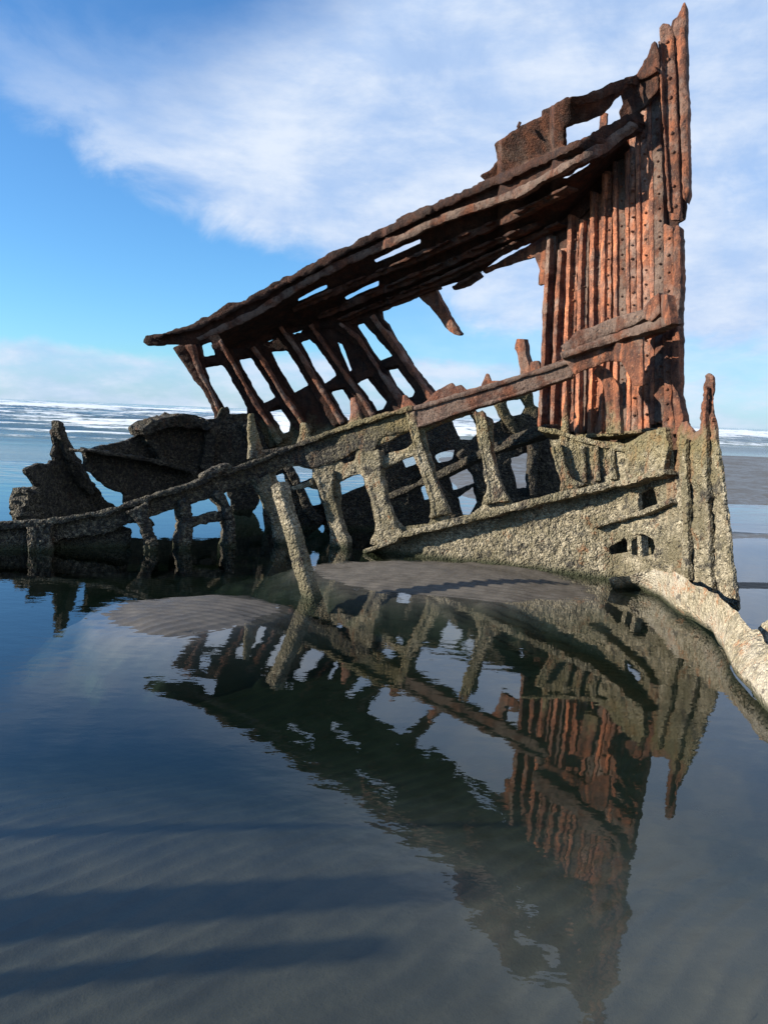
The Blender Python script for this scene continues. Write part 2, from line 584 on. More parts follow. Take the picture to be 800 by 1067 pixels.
def water_mat():
    m, t, out = material('still_water')
    pos = t.node('ShaderNodeNewGeometry').outputs['Position']
    x, y, z = t.sep(pos)
    far = t.smooth(y, 9.0, 24.0)
    na = t.noise(t.scale(pos, (1.0, 1.6, 1.0)), 5.5, 3, 0.5)
    nb = t.noise(t.scale(pos, (1.0, 2.2, 1.0)), 1.1, 2, 0.5)
    patch = t.smooth(t.noise(pos, 0.55, 3, 0.5), 0.4, 0.65, 0.25, 1.0)
    h = t.m('ADD', t.m('MULTIPLY', t.m('MULTIPLY', na, patch), t.m('ADD', 0.075, t.m('MULTIPLY', far, 0.5))), t.m('MULTIPLY', nb, t.m('ADD', 0.07, t.m('MULTIPLY', far, 2.2))))
    nrm = t.bump(h, 1.0, 0.02)
    gl = t.node('ShaderNodeBsdfGlossy')
    gl.inputs['Roughness'].default_value = 0.012
    t.l.new(nrm, gl.inputs['Normal'])
    tr = t.node('ShaderNodeBsdfTransparent')
    tr.inputs[0].default_value = (0.97, 0.985, 0.975, 1)
    dt = t.node('ShaderNodeVectorMath', operation='DOT_PRODUCT')   # Schlick reflectance, the same from above and below
    t.l.new(nrm, dt.inputs[0])
    t.l.new(t.node('ShaderNodeNewGeometry').outputs['Incoming'], dt.inputs[1])
    c1 = t.m('SUBTRACT', 1.0, t.m('ABSOLUTE', dt.outputs['Value'], clamp=True))
    mx = t.node('ShaderNodeMixShader')
    t.l.new(t.m('ADD', 0.022, t.m('MULTIPLY', t.m('POWER', c1, 3.5), 0.975), clamp=True), mx.inputs[0])
    t.l.new(tr.outputs[0], mx.inputs[1])
    t.l.new(gl.outputs[0], mx.inputs[2])
    t.l.new(mx.outputs[0], out.inputs[0])
    va = t.node('ShaderNodeVolumeAbsorption')
    va.inputs['Color'].default_value = (0.27, 0.44, 0.33, 1)
    va.inputs['Density'].default_value = 2.1
    t.l.new(va.outputs[0], out.inputs['Volume'])
    return m


def sea_mat():
    m, t, out = material('surf_water')
    pos = t.node('ShaderNodeNewGeometry').outputs['Position']
    at = t.node('ShaderNodeAttribute', attribute_name='foam')
    fa = at.outputs['Fac']
    st = t.noise(t.scale(pos, (0.10, 0.42, 1.0)), 1.0, 7, 0.65)
    fine = t.noise(t.scale(pos, (0.8, 2.0, 1.0)), 1.2, 5, 0.7)
    f = t.smooth(t.m('ADD', t.m('ADD', fa, t.m('MULTIPLY', t.m('SUBTRACT', st, 0.5), 1.5)), t.m('MULTIPLY', t.m('SUBTRACT', fine, 0.5), 0.9)), 0.50, 0.78)
    deep = t.mix(t.smooth(st, 0.35, 0.65), (0.045, 0.085, 0.10), (0.13, 0.16, 0.125))
    bs = t.node('ShaderNodeBsdfPrincipled')
    t.put(bs.inputs['Base Color'], t.mix(f, deep, (0.72, 0.76, 0.78)))
    t.put(bs.inputs['Roughness'], t.m('ADD', 0.12, t.m('MULTIPLY', f, 0.6)))
    bs.inputs['IOR'].default_value = 1.33
    t.l.new(t.bump(t.m('ADD', fine, t.m('MULTIPLY', f, 0.4)), 0.5, 0.12), bs.inputs['Normal'])
    t.l.new(bs.outputs[0], out.inputs[0])
    return m


def plain(name, col, rough=0.6):
    m, t, out = material(name)
    bs = t.node('ShaderNodeBsdfPrincipled')
    n = t.noise(t.node('ShaderNodeNewGeometry').outputs['Position'], 60.0, 3)
    t.put(bs.inputs['Base Color'], t.mix(n, tuple(c * 0.8 for c in col), col))
    bs.inputs['Roughness'].default_value = rough
    t.l.new(bs.outputs[0], out.inputs[0])
    return m


# ------------------------------------------------------------------ ground: rippled sand with a scoured pool round the wreck
def spaced(lo, f0, f1, hi, fine, grow=1.09):
    a = list(np.arange(f0, f1, fine))
    s, v = fine, f1
    up_ = []
    while v < hi:
        up_.append(v)
        s = min(s * grow, 40)
        v += s
    up_.append(hi)
    s, v = fine, f0
    dn = []
    while v > lo:
        s = min(s * grow, 40)
        v -= s
        dn.append(max(v, lo))
    return np.array(sorted(dn) + a + up_)


def sm(a, b, v):
    q = np.clip((v - a) / (b - a), 0, 1)
    return q * q * (3 - 2 * q)


def sand_height(x, y):
    p = np.stack([x, y, np.zeros_like(x)], 1)
    big = fbm(p, 0.45, 3, 3)
    h = -0.07 + 0.018 * big - 0.22 * sm(2.35, 4.3, y + 0.25 * x) * (1 - sm(9.5, 14, y))
    h -= 0.10 * np.exp(-((x + 1.6) / 1.6) ** 2 - ((y - 4.2) / 0.9) ** 2)
    # two low bars of sand standing clear of the water
    wob = fbm(p, 1.3, 3, 8)
    r1 = np.sqrt(((x - 0.85 + 0.12 * (y - 7.5)) / 1.48) ** 2 + ((y - 7.55 + 0.05 * x) / 1.0) ** 2) + 0.30 * wob + 0.10 * fbm(p, 5.0, 2, 9)
    h = np.maximum(h, 0.052 - 0.070 * r1 ** 2.0 - 0.30 * np.maximum(r1 - 1.0, 0))
    r2 = np.sqrt(((x + 1.38) / 0.74) ** 2 + ((y - 5.86 - 0.25 * (x + 1.4)) / 0.62) ** 2) + 0.38 * wob + 0.12 * fbm(p, 5.0, 2, 10)
    h = np.maximum(h, 0.038 - 0.054 * r2 ** 2.0 - 0.35 * np.maximum(r2 - 1.0, 0))
    # open beach to the right beyond the wreck
    flat = sm(0.02, 0.12, x / np.maximum(y, 1) + 0.05 * fbm(p, 0.12, 3, 5) + 0.0) * sm(12.5, 16, y + 4.0 * fbm(p * np.array([[0.4, 1, 1]]), 0.22, 3, 15)) * (1 - sm(38, 52, y))
    h = h + flat * (0.16 + 0.03 * big)
    yb = y - 7.75 - 0.10 * (x - 4) + 0.15 * wob
    h = np.maximum(h, 0.018 - 0.11 * (yb / 0.32) ** 2 - 0.5 * np.maximum(3.5 - x, 0))
    yc = y - 11.6 - 0.05 * (x - 6) + 0.4 * wob
    h = np.maximum(h, 0.012 - 0.10 * (yc / 0.9) ** 2 - 0.4 * np.maximum(4.6 - x, 0))
    h = np.where(y > 45, np.minimum(h, -0.1 - (y - 45) * 0.02), h)
    h = np.maximum(h, -4.0)
    # behind the viewer the beach rises
    h = h + 0.30 * sm(0.6, -3.0, y)
    # ripples
    ph = (x * 0.72 - y * 0.70) * 2 * math.pi / 0.105 + 3.0 * fbm(p, 0.9, 2, 21) + 1.2 * fbm(p, 3.0, 2, 22)
    ph2 = (x * 0.25 + y * 0.97) * 2 * math.pi / 0.088 + 5.0 * fbm(p, 0.8, 2, 23)
    fadeout = 1 - sm(9, 12, y)
    mixr = sm(5.0, 6.2, y)
    rp = (1.3 - 2.6 * np.abs(np.sin(ph / 2 + 0.25 * np.sin(ph))) ** 0.7) * (1 - mixr) + (np.sin(ph2) + 0.3 * np.sin(2 * ph2 + 0.8)) * mixr
    h = h + (0.0075 + 0.005 * mixr) * rp * fadeout * (0.55 + 0.45 * vnoise(p, 0.8, 31))
    return h


gx = spaced(-400, -3.0, 3.4, 500, 0.021)
gy = spaced(-60, 1.4, 9.4, 260, 0.021)
GX, GY = np.meshgrid(gx, gy)
hz = sand_height(GX.ravel(), GY.ravel())
gv = np.stack([GX.ravel(), GY.ravel(), hz], 1)


def grid_faces(ny, nx):
    i = np.arange(ny * nx).reshape(ny, nx)
    return np.stack([i[:-1, :-1].ravel(), i[:-1, 1:].ravel(), i[1:, 1:].ravel(), i[1:, :-1].ravel()], 1)


def grid_mesh(name, V, ny, nx, mat, attr=None):
    F = grid_faces(ny, nx)
    me = bpy.data.meshes.new(name)
    me.vertices.add(len(V))
    me.vertices.foreach_set('co', V.astype(np.float32).ravel())
    me.loops.add(F.size)
    me.loops.foreach_set('vertex_index', F.astype(np.int32).ravel())
    me.polygons.add(len(F))
    me.polygons.foreach_set('loop_start', np.arange(0, F.size, 4, dtype=np.int32))
    me.update(calc_edges=True)
    me.validate()
    me.shade_smooth()
    me.materials.append(mat)
    if attr is not None:
        a = me.attributes.new('foam', 'FLOAT', 'POINT')
        a.data.foreach_set('value', attr.astype(np.float32))
    ob = bpy.data.objects.new(name, me)
    COL.objects.link(ob)
    ob['kind'] = 'structure'
    return ob


beach = grid_mesh('beach_sand', gv, len(gy), len(gx), sand_mat())

# tidal pool: one level sheet, the sand shows through and rises out of it
SEA0 = 20.0
bx_ = [(-150, -1.2), (150, -1.2), (150, SEA0), (-150, SEA0)]
pme = bpy.data.meshes.new('tidal_pool_water')
pme.from_pydata([(a, b, -6.0) for a, b in bx_] + [(a, b, 0.0) for a, b in bx_], [], [(3, 2, 1, 0), (4, 5, 6, 7), (0, 1, 5, 4), (1, 2, 6, 5), (2, 3, 7, 6), (3, 0, 4, 7)])
pme.materials.append(water_mat())
pool = bpy.data.objects.new('tidal_pool_water', pme)
COL.objects.link(pool)
pool['kind'] = 'structure'

# the sea: lines of breakers out to the horizon
rows = [SEA0]
s = 0.22
while rows[-1] < 9000:
    rows.append(rows[-1] + s)
    s *= 1.012 if rows[-1] < 260 else 1.12
rows = np.array(rows)
cols = np.linspace(-1, 1, 321)
SX = (cols[None, :] * (np.maximum(rows, 60) * 1.1 + 60)[:, None])
SY = np.repeat(rows[:, None], len(cols), 1)
q = np.stack([SX.ravel(), SY.ravel(), np.zeros(SX.size)], 1)
ratio = q[:, 0] / q[:, 1]
open_ = np.maximum(1 - sm(-0.08, 0.03, ratio), sm(44, 60, q[:, 1]))
amp = sm(22, 70, q[:, 1]) * (1 - 0.5 * sm(250, 900, q[:, 1])) * open_
wph = 9.0 * np.log(q[:, 1] / 10.0) * (1 - sm(60, 200, q[:, 1])) + (q[:, 1] / 15.0 + 10) * sm(60, 200, q[:, 1]) + 1.6 * fbm(q * np.array([[0.35, 1, 1]]), 0.03, 3, 51) + 0.004 * q[:, 0]
fr_ = wph - np.floor(wph)
crest = np.exp(-((fr_ - 0.5) / 0.13) ** 2)
along = 0.35 + 0.65 * np.clip(0.5 + 1.1 * fbm(q * np.array([[1, 0.5, 1]]), 0.028, 3, 61), 0, 1)
sz = amp * (0.95 * crest * along + 0.10 * fbm(q * np.array([[0.5, 1, 1]]), 0.35, 3, 71))
sz = np.where(q[:, 1] > 1500, 0, sz)
foam = 0.12 + 0.72 * crest * along * sm(21, 40, q[:, 1]) + 0.20 * sm(26, 60, q[:, 1])
foam = foam * (0.25 + 0.75 * open_)
q[:, 2] = sz
sea = grid_mesh('sea', q, len(rows), len(cols), sea_mat(), foam)

# ------------------------------------------------------------------ the wreck
WL = (0.4, 8.6, 0.0)
wreck = bpy.data.objects.new('shipwreck', None)
COL.objects.link(wreck)
wreck.location = WL
tag(wreck, 'rusted iron skeleton of a wrecked ship bow rising from a tidal pool', 'shipwreck')


def part(name, shapes, mat=M_IRON, parent=None, **kw):
    return link(name, shapes, mat, parent=parent or wreck, loc=WL, **kw)


def rivets(frame, pts, surf, off, spacing=0.13, r=0.017, both=0.0):
    """rows of rivet heads along a frame"""
    V, F = [], []
    px, py = [], []
    for (x0, y0), (x1, y1) in zip(pts[:-1], pts[1:]):
        a, b = surf(np.array([x0, x1], float), np.array([y0, y1], float))
        k = max(1, int(np.linalg.norm(b - a) / spacing))
        for i in range(k):
            f = (i + 0.5 + random.uniform(-.12, .12)) / k
            px.append(x0 + (x1 - x0) * f + random.uniform(-.5, .5))
            py.append(y0 + (y1 - y0) * f)
    px, py = np.array(px), np.array(py)
    P, n = surf.full(px, py)
    rr_ = ray(px, py)
    P = P - rr_ * (off / np.maximum(-(rr_ * n).sum(1), 0.4))[:, None]
    for p, nn in zip(P, n):
        if random.random() < 0.12:
            continue
        rr = r * random.uniform(0.8, 1.2)
        a = np.cross(nn, (0, 0, 1.0))
        a /= np.linalg.norm(a)
        b = np.cross(nn, a)
        c = p
        s = len(V)
        for hh, sc in ((-0.012, 1.0), (0.010, 0.85), (0.020, 0.35)):
            for k in range(7):
                an = 2 * math.pi * k / 7
                V.append(c + nn * hh + (a * math.cos(an) + b * math.sin(an)) * rr * sc)
        for lv in range(2):
            for k in range(7):
                q0, q1 = s + lv * 7 + k, s + lv * 7 + (k + 1) % 7
                F.append((q0, q1, q1 + 7, q0 + 7))
        F.append(tuple(s + 14 + k for k in range(7)))
    if V:
        part('rivets', (np.array(V), F), M_IRON, parent=None, kind='stuff', sharp=50).parent = frame


# ---- far side: upper rail and the overhanging band of stringers beneath it
R1 = [(149, 357), (152, 350), (178, 345), (202, 337), (222, 325), (238, 316), (256, 312), (272, 302), (300, 287), (330, 272), (341, 262), (348, 260), (358, 262), (385, 248), (410, 236), (412, 228), (417, 224), (440, 215), (470, 204), (505, 187), (560, 164), (600, 147), (640, 127), (664, 112),
      (664, 130), (645, 142), (622, 158), (580, 181), (535, 207), (460, 232), (430, 246), (375, 270), (345, 284), (310, 304), (270, 328), (225, 350), (205, 359), (180, 360), (155, 361)]
y_hi = lambda x: np.interp(x, [150, 205, 310, 460, 580, 660], [360, 356, 304, 232, 181, 130])
y_lo = lambda x: np.interp(x, [150, 230, 300, 400, 500, 583, 640], [372, 368, 342, 322, 284, 232, 165])


def tap(px):
    q = np.clip((px - 585) / 85, 0, 1)          # the overhang dies away where rail and frames meet
    return 1 - 0.78 * q * q * (3 - 2 * q)


def band_off(px, py):
    tt = np.clip((y_lo(px) - py) / np.maximum(y_lo(px) - y_hi(px), 6), 0, 1.6)
    return 0.05 + 0.80 * tt * tap(px)


def upright(pts, extra):
    xs, ys = [p[0] for p in pts], [p[1] for p in pts]
    return lambda px, py: band_off(px, np.interp(px, xs, ys)) + extra




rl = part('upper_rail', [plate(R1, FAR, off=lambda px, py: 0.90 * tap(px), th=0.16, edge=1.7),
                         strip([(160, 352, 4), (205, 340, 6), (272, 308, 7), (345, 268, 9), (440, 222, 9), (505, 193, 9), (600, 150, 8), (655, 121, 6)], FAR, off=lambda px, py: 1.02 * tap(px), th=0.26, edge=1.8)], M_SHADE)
part('rail_face', strip([(206, 354, 5), (262, 328, 9), (310, 299, 9), (345, 280, 9), (375, 266, 9), (430, 242, 9), (460, 227, 9), (535, 202, 9), (580, 177, 9), (622, 154, 8), (658, 128, 6)], FAR, off=lambda px, py: 0.07 + 0.90 * tap(px), th=0.10, edge=1.2), M_BEAM).parent = rl
BAND = [(226, 346), (270, 324), (310, 301), (345, 281), (430, 242), (460, 228), (535, 203), (580, 177), (622, 155), (648, 138), (654, 152), (642, 176), (626, 202), (606, 224), (588, 237), (560, 241), (535, 256), (502, 282), (486, 291), (455, 300), (437, 306), (400, 322), (392, 334), (360, 340), (318, 344), (290, 352), (262, 362), (236, 364)]
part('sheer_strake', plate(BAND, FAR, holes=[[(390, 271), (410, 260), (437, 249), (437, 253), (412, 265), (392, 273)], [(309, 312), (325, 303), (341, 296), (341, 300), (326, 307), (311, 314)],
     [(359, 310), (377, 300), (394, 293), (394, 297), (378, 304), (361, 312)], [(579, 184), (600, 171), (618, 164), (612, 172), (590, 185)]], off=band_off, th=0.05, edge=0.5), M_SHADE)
for pts in ([(304, 323, 7), (345, 305, 8), (400, 283, 8), (460, 257, 9), (540, 222, 8), (590, 196, 6)],
            [(330, 331, 6), (371, 314, 8), (410, 298, 8), (450, 281, 8), (505, 257, 8), (560, 232, 6)],
            [(352, 335, 5), (395, 317, 7), (460, 291, 8), (502, 271, 7), (545, 250, 7), (580, 234, 6)],
            [(394, 324, 5), (437, 304, 7), (458, 299, 7)],
            [(470, 301, 6), (486, 294, 8), (499, 285, 7)]):
    part('stringer', [strip(pts, FAR, off=upright(pts, 0.10), th=0.11, edge=1.1), strip([(a, b - c * 0.4, c * 0.35) for a, b, c in pts], FAR, off=upright(pts, 0.20), th=0.2, edge=1.4)], M_RAIL)
part('hanging_knee', plate([(500, 281), (520, 271), (545, 258), (562, 246), (574, 240), (577, 252), (571, 264), (570, 294), (559, 299), (561, 282), (556, 268), (535, 274), (505, 285)], FAR, off=0.05, th=0.06, edge=0.8))
part('broken_frame', strip([(443, 303, 20), (452, 315, 14), (460, 327, 11), (467, 338, 10), (474, 346, 6), (479, 349, 3)], FAR, off=0.1, th=0.12, edge=0.9))

# ---- far side: torn bulwark above the rail
BUL = [(499, 183), (510, 176), (517, 167), (515, 158), (513, 150), (526, 140), (540, 132), (562, 120), (563, 114), (577, 107), (590, 100), (594, 104), (612, 97), (630, 90), (662, 77), (668, 68), (672, 57), (677, 46), (682, 39), (685, 52), (686, 92), (672, 108), (650, 132), (620, 155), (560, 178), (512, 192)]
def bul_off(px, py):
    return (0.80 + 0.55 * np.clip((190 - (px - 500) * 0.45 - py) / 70, 0, 1)) * tap(px)


part('bulwark', [plate(BUL, FAR, holes=[[(586, 132), (605, 126), (625, 119), (644, 98), (647, 108), (643, 116), (645, 124), (630, 132), (615, 140), (600, 147), (587, 152)]], off=bul_off, th=0.06, edge=1.2),
                 strip([(590, 106, 8), (612, 101, 9), (635, 91, 9), (662, 80, 8), (682, 70, 8)], FAR, off=lambda px, py: bul_off(px, py) + 0.05, th=0.08, edge=1.2),
                 strip([(538, 133, 3), (541, 126, 2.5)], FAR, off=1.25, th=0.04, step=1, edge=0.3)], M_RAIL)
part('frame', strip([(626, 142, 8), (627, 128, 8), (628, 117, 7)], FAR, off=0.02, th=0.05, edge=0.6, step=1.5))

# ---- far side: ribs below the band, with the plating left between them
far_holes = [[(211, 360), (220, 357), (224, 370), (213, 372)],
             [(212, 384), (231, 381), (247, 400), (257, 417), (257, 431), (239, 433), (222, 405)],
             [(250, 375), (270, 373), (277, 383), (291, 412), (276, 421), (266, 415)],
             [(281, 430), (293, 427), (302, 440), (301, 450), (293, 453), (285, 441)],
             [(275, 351), (283, 347), (287, 352), (280, 356)],
             [(283, 367), (299, 365), (309, 380), (320, 401), (307, 409)],
             [(300, 339), (309, 337), (316, 342), (312, 348), (305, 348)],
             [(314, 357), (325, 354), (351, 391), (337, 400)],
             [(345, 409), (357, 406), (374, 433), (362, 438)],
             [(352, 357), (356, 359), (367, 386), (364, 388)],
             [(372, 399), (383, 395), (402, 419), (399, 427), (392, 429)],
             [(372, 339), (384, 336), (409, 366), (408, 371), (396, 376)],
             [(404, 386), (414, 384), (431, 408), (429, 413), (420, 415)]]
FARP = [(200, 352), (228, 345), (300, 320), (360, 320), (398, 320), (400, 334), (424, 372), (450, 414), (462, 404), (470, 410), (455, 436), (400, 452), (320, 470), (290, 472), (270, 462), (258, 440), (240, 440), (232, 436), (226, 430), (205, 398), (196, 378)]
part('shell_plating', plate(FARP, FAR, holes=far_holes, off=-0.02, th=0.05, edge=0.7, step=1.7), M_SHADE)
ribs = [([(196, 356, 27), (203, 375, 18), (210, 393, 13), (217, 405, 9), (224, 420, 8), (231, 438, 10)], 0.55),
        ([(228, 354, 16), (240, 375, 15), (252, 397, 14), (265, 420, 14), (278, 440, 15), (291, 462, 18)], 0.5),
        ([(262, 362, 14), (276, 380, 13), (290, 405, 12), (302, 423, 12), (313, 440, 13), (322, 452, 14)], 0.55),
        ([(291, 340, 12), (304, 358, 12), (316, 377, 12), (328, 397, 12), (341, 418, 12), (356, 442, 14)], 0.55),
        ([(322, 338, 14), (336, 358, 12), (350, 378, 11), (362, 395, 11), (374, 412, 12), (388, 434, 14)], 0.55),
        ([(352, 336, 13), (372, 352, 11), (388, 376, 11), (400, 396, 12), (412, 414, 12), (420, 428, 14)], 0.55),
        ([(386, 328, 18), (398, 345, 13), (412, 364, 12), (425, 384, 12), (438, 402, 12), (450, 420, 14)], 0.55)]
for pts, k in ribs:
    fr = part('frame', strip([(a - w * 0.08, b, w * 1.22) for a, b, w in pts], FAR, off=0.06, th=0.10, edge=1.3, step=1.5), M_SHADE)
    part('flange', strip([(a + w * 0.05, b, w * k * 0.75) for a, b, w in pts], FAR, off=0.19, th=0.14, edge=1.0, step=1.5), M_TAN).parent = fr
for pts in ([(211, 377, 8), (222, 376, 7), (236, 375, 9)], [(274, 426, 8), (286, 420, 7), (296, 414, 9)], [(308, 352, 8), (316, 351, 7), (324, 347, 8)], [(334, 405, 8), (346, 402, 7), (360, 398, 9)],
            [(370, 396, 7), (380, 391, 7), (390, 388, 8)], [(394, 382, 9), (404, 379, 8), (416, 374, 10)]):
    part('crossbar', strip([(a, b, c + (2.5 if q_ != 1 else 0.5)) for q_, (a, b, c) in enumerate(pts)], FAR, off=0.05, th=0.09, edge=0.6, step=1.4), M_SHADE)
# ragged stubs standing on the far side
part('broken_frame', strip([(546, 392, 10), (544, 375, 11), (541, 362, 12), (541, 352, 9)], FAR, off=0.05, th=0.1, edge=1.2, step=1.6))
part('broken_frame', strip([(556, 390, 14), (556, 383, 12), (555, 377, 7)], FAR, off=0.05, th=0.06, edge=1.2, step=1.6))
part('broken_plate', plate([(500, 402), (503, 396), (506, 389), (509, 388), (512, 396), (520, 396), (524, 404)], NEAR, off=-0.25, th=0.05, edge=0.5, step=1.5))
part('broken_plate', plate([(436, 424), (452, 409), (462, 402), (471, 398), (474, 402), (480, 400), (486, 405), (500, 402), (520, 396), (522, 402), (440, 434)], NEAR, off=-0.3, th=0.07, edge=0.9, step=1.6))

# ---- far side at the bow: tall close-set frames on their plating
TALL = [(566, 244), (570, 226), (590, 196), (605, 178), (615, 165), (632, 150), (648, 120), (664, 100), (684, 88), (690, 60), (700, 20), (712, 12), (716, 150), (716, 200), (713, 228), (704, 232), (709, 240), (707, 300), (706, 345), (705, 400), (708, 425), (716, 446), (716, 476), (640, 482), (604, 474), (590, 452), (563, 446), (562, 440), (566, 357)]
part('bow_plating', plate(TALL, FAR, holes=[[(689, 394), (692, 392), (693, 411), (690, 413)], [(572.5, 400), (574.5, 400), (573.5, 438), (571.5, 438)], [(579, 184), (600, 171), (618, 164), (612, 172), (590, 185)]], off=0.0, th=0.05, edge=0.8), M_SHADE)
tall = [([(574, 245), (570, 320), (567, 380), (564, 446)], 9), ([(585, 258), (581, 330), (579, 390), (577, 448)], 10), ([(597, 221), (595, 300), (592, 380), (590, 450)], 11),
        ([(608, 226), (606, 300), (604, 380), (602, 450)], 11), ([(620, 197), (619, 280), (618, 370), (616, 452)], 11), ([(632, 178), (631, 270), (630, 360), (628, 454)], 11),
        ([(643, 165), (644, 250), (645, 350), (644, 452)], 12), ([(655, 140), (656, 240), (657, 350), (657, 450)], 11), ([(667, 114), (668, 220), (670, 340), (670, 448)], 13),
        ([(680, 92), (682, 200), (684, 320), (684, 440)], 14)]
for i, (c, w) in enumerate(tall):
    d = 0.05 + 0.02 * (i % 2)
    e = (0.14, 0.15, 0.13, 0.14, 0.12, 0.12, 0.095, 0.10, 0.09, 0.09)[i]
    c = [(a + random.uniform(-.7, .7), b) for a, b in c]
    w = w * (0.85, 0.8, 0.92, 0.8, 0.88, 0.82, 0.95, 0.85, 0.9, 0.95)[i]
    fr = part('frame', strip([(a + 1, b, w * random.uniform(0.9, 1.1)) for a, b in c], FAR, off=d, th=d + 0.03, edge=0.8, step=1.5), M_FACE if i % 3 else M_BEAM)
    part('flange', strip([(a - w * 0.42, b + 2, random.uniform(3.8, 5.0)) for a, b in c], FAR, off=e, th=e - 0.02, edge=0.45, step=1.3), M_FLANGE if i > 1 else M_TAN).parent = fr
    rivets(fr, [(a + w * 0.30, b + 8) for a, b in c], FAR, d + 0.004, spacing=0.15, r=0.015)
st = part('stem_plate', [plate([(686, 60), (686, 28), (690, 23), (697, 24), (701, 34), (705, 120), (708, 215), (707, 230), (697, 229), (694, 180), (690, 110)], FAR, off=0.17, th=0.06, edge=0.7, step=1.8),
                         strip([(686, 42, 3), (688, 90, 3), (692, 150, 3.5), (696, 220, 3)], FAR, off=0.22, th=0.12, edge=0.6, step=1.4)])
rivets(st, [(694, 35), (697, 90), (700, 150), (703, 222)], FAR, 0.175, spacing=0.17, r=0.022)
rivets(st, [(692, 120), (695, 160), (698, 222)], FAR, 0.175, spacing=0.17, r=0.02)
part('stem', [plate([(712, 0), (714, 3), (714, 40), (716, 110), (717, 170), (717, 198), (714, 208), (710, 206), (708, 140), (705, 70), (704, 40), (700, 30), (702, 22), (706, 14)], FAR, off=0.24, th=0.16, edge=0.7, step=1.6),
              plate([(704, 232), (708, 236), (708, 300), (706, 360), (706, 410), (710, 430), (716, 444), (716, 456), (704, 456), (700, 430), (698, 390), (700, 330), (700, 240)], FAR, off=0.18, th=0.12, edge=1.0, step=1.8)])
sp = part('stem_plate', plate([(690, 232), (700, 236), (702, 300), (700, 350), (698, 420), (704, 452), (688, 452), (690, 400), (688, 345), (690, 300)], FAR, off=0.13, th=0.06, edge=0.8, step=1.8))
rivets(sp, [(696, 240), (696, 330), (694, 445)], FAR, 0.135, spacing=0.16, r=0.02)

# ---- near side: the long sloping beam and its brackets at the bow
part('side_beam', [plate([(425, 424), (470, 412), (520, 396), (560, 384), (592, 372), (600, 380), (596, 392), (560, 404), (520, 416), (487, 427), (450, 440), (432, 446)], NEAR, off=0.05, th=0.06, edge=0.8),
                   strip([(425, 427, 5), (470, 414, 5), (520, 399, 5), (560, 387, 5), (594, 376, 5)], NEAR, off=0.09, th=0.26, edge=0.9, step=1.6),
                   strip([(432, 445, 4), (487, 426, 4), (520, 416, 4), (560, 403, 4), (596, 391, 3)], NEAR, off=0.10, th=0.12, edge=0.9, step=1.5)], M_BEAM)
part('side_beam', [strip([(586, 364, 8), (602, 353, 16), (632, 341, 15), (655, 333, 14), (672, 326, 10)], NEAR, off=0.42, th=0.10, edge=0.9, step=1.7),
                   strip([(584, 370, 7), (620, 358, 9), (655, 346, 10), (680, 338, 11), (697, 333, 10)], NEAR, off=0.46, th=0.12, edge=0.9, step=1.7)], M_BEAM)
part('bracket', [plate([(668, 322), (676, 311), (685, 303), (687, 325), (677, 335), (670, 332)], NEAR, off=0.50, th=0.1, edge=0.5, step=1.5),
                 strip([(690, 306, 8), (691, 322, 9), (693, 338, 8)], NEAR, off=0.46, th=0.1, edge=0.6, step=1.6)])
part('bracket', plate([(586, 374), (620, 363), (657, 351), (669, 348), (669, 402), (659, 402), (653, 390), (646, 377), (632, 376), (612, 384), (598, 390)], NEAR, off=0.36, th=0.05, edge=0.7, step=1.7))
part('bracket', strip([(620, 384, 10), (630, 390, 14), (636, 404, 14), (638, 430, 14), (638, 452, 15)], NEAR, off=0.18, th=0.08, edge=0.7, step=1.7))
part('bracket', strip([(656, 352, 10), (690, 338, 9), (698, 336, 6)], FAR, off=0.3, th=0.12, edge=0.8, step=1.7))

# ---- near side, left run: flange, web and hanging frames thick with barnacles
part('side_beam', [strip([(-60, 556, 9), (0, 548, 9), (50, 544, 8), (110, 534, 8), (140, 524, 8), (162, 517, 7), (200, 506, 7), (245, 490, 7), (282, 475, 6), (320, 459, 6), (362, 444, 6), (400, 432, 6), (430, 424, 6)], NEAR, off=0.10, th=0.26, edge=1.4),
                   plate([(-60, 556), (0, 548), (50, 543), (110, 533), (160, 516), (212, 500), (282, 475), (362, 444), (432, 422), (434, 446), (400, 456), (385, 474), (372, 470), (350, 480), (330, 488), (300, 484), (286, 494), (268, 502), (240, 512), (216, 520), (190, 530), (160, 540), (140, 546), (110, 556), (60, 564), (40, 576), (0, 582), (-60, 588)], NEAR, off=0.02, th=0.08, edge=2.0)], M_MURK)
part('beam_crust', strip([(212, 497, 8), (226, 491, 12), (244, 485, 8)], NEAR, off=0.14, th=0.2, edge=1.6, disp=0.03), M_MURK)
web_holes = [[(287, 493), (298, 487), (307, 486), (325, 489), (324, 500), (310, 505), (300, 507), (291, 501)],
             [(302, 512), (320, 508), (331, 511), (340, 540), (348, 574), (346, 590), (318, 590), (312, 560)],
             [(352, 479), (361, 472), (370, 471), (368, 480), (358, 483)],
             [(352, 503), (362, 497), (375, 494), (387, 516), (393, 545), (395, 562), (390, 572), (384, 592), (362, 592), (364, 565), (354, 540)],
             [(388, 470), (395, 463), (418, 453), (428, 450), (430, 461), (424, 466), (402, 474), (392, 475)],
             [(398, 491), (408, 484), (430, 475), (436, 490), (450, 532), (446, 545), (420, 549), (411, 540), (403, 518)],
             [(442, 450), (462, 440), (493, 430), (498, 446), (502, 470), (509, 505), (508, 516), (500, 529), (484, 538), (468, 540), (460, 516)],
             [(512, 424), (590, 396), (580, 470), (585, 508), (576, 518), (556, 524), (536, 526), (524, 510), (514, 470)]]
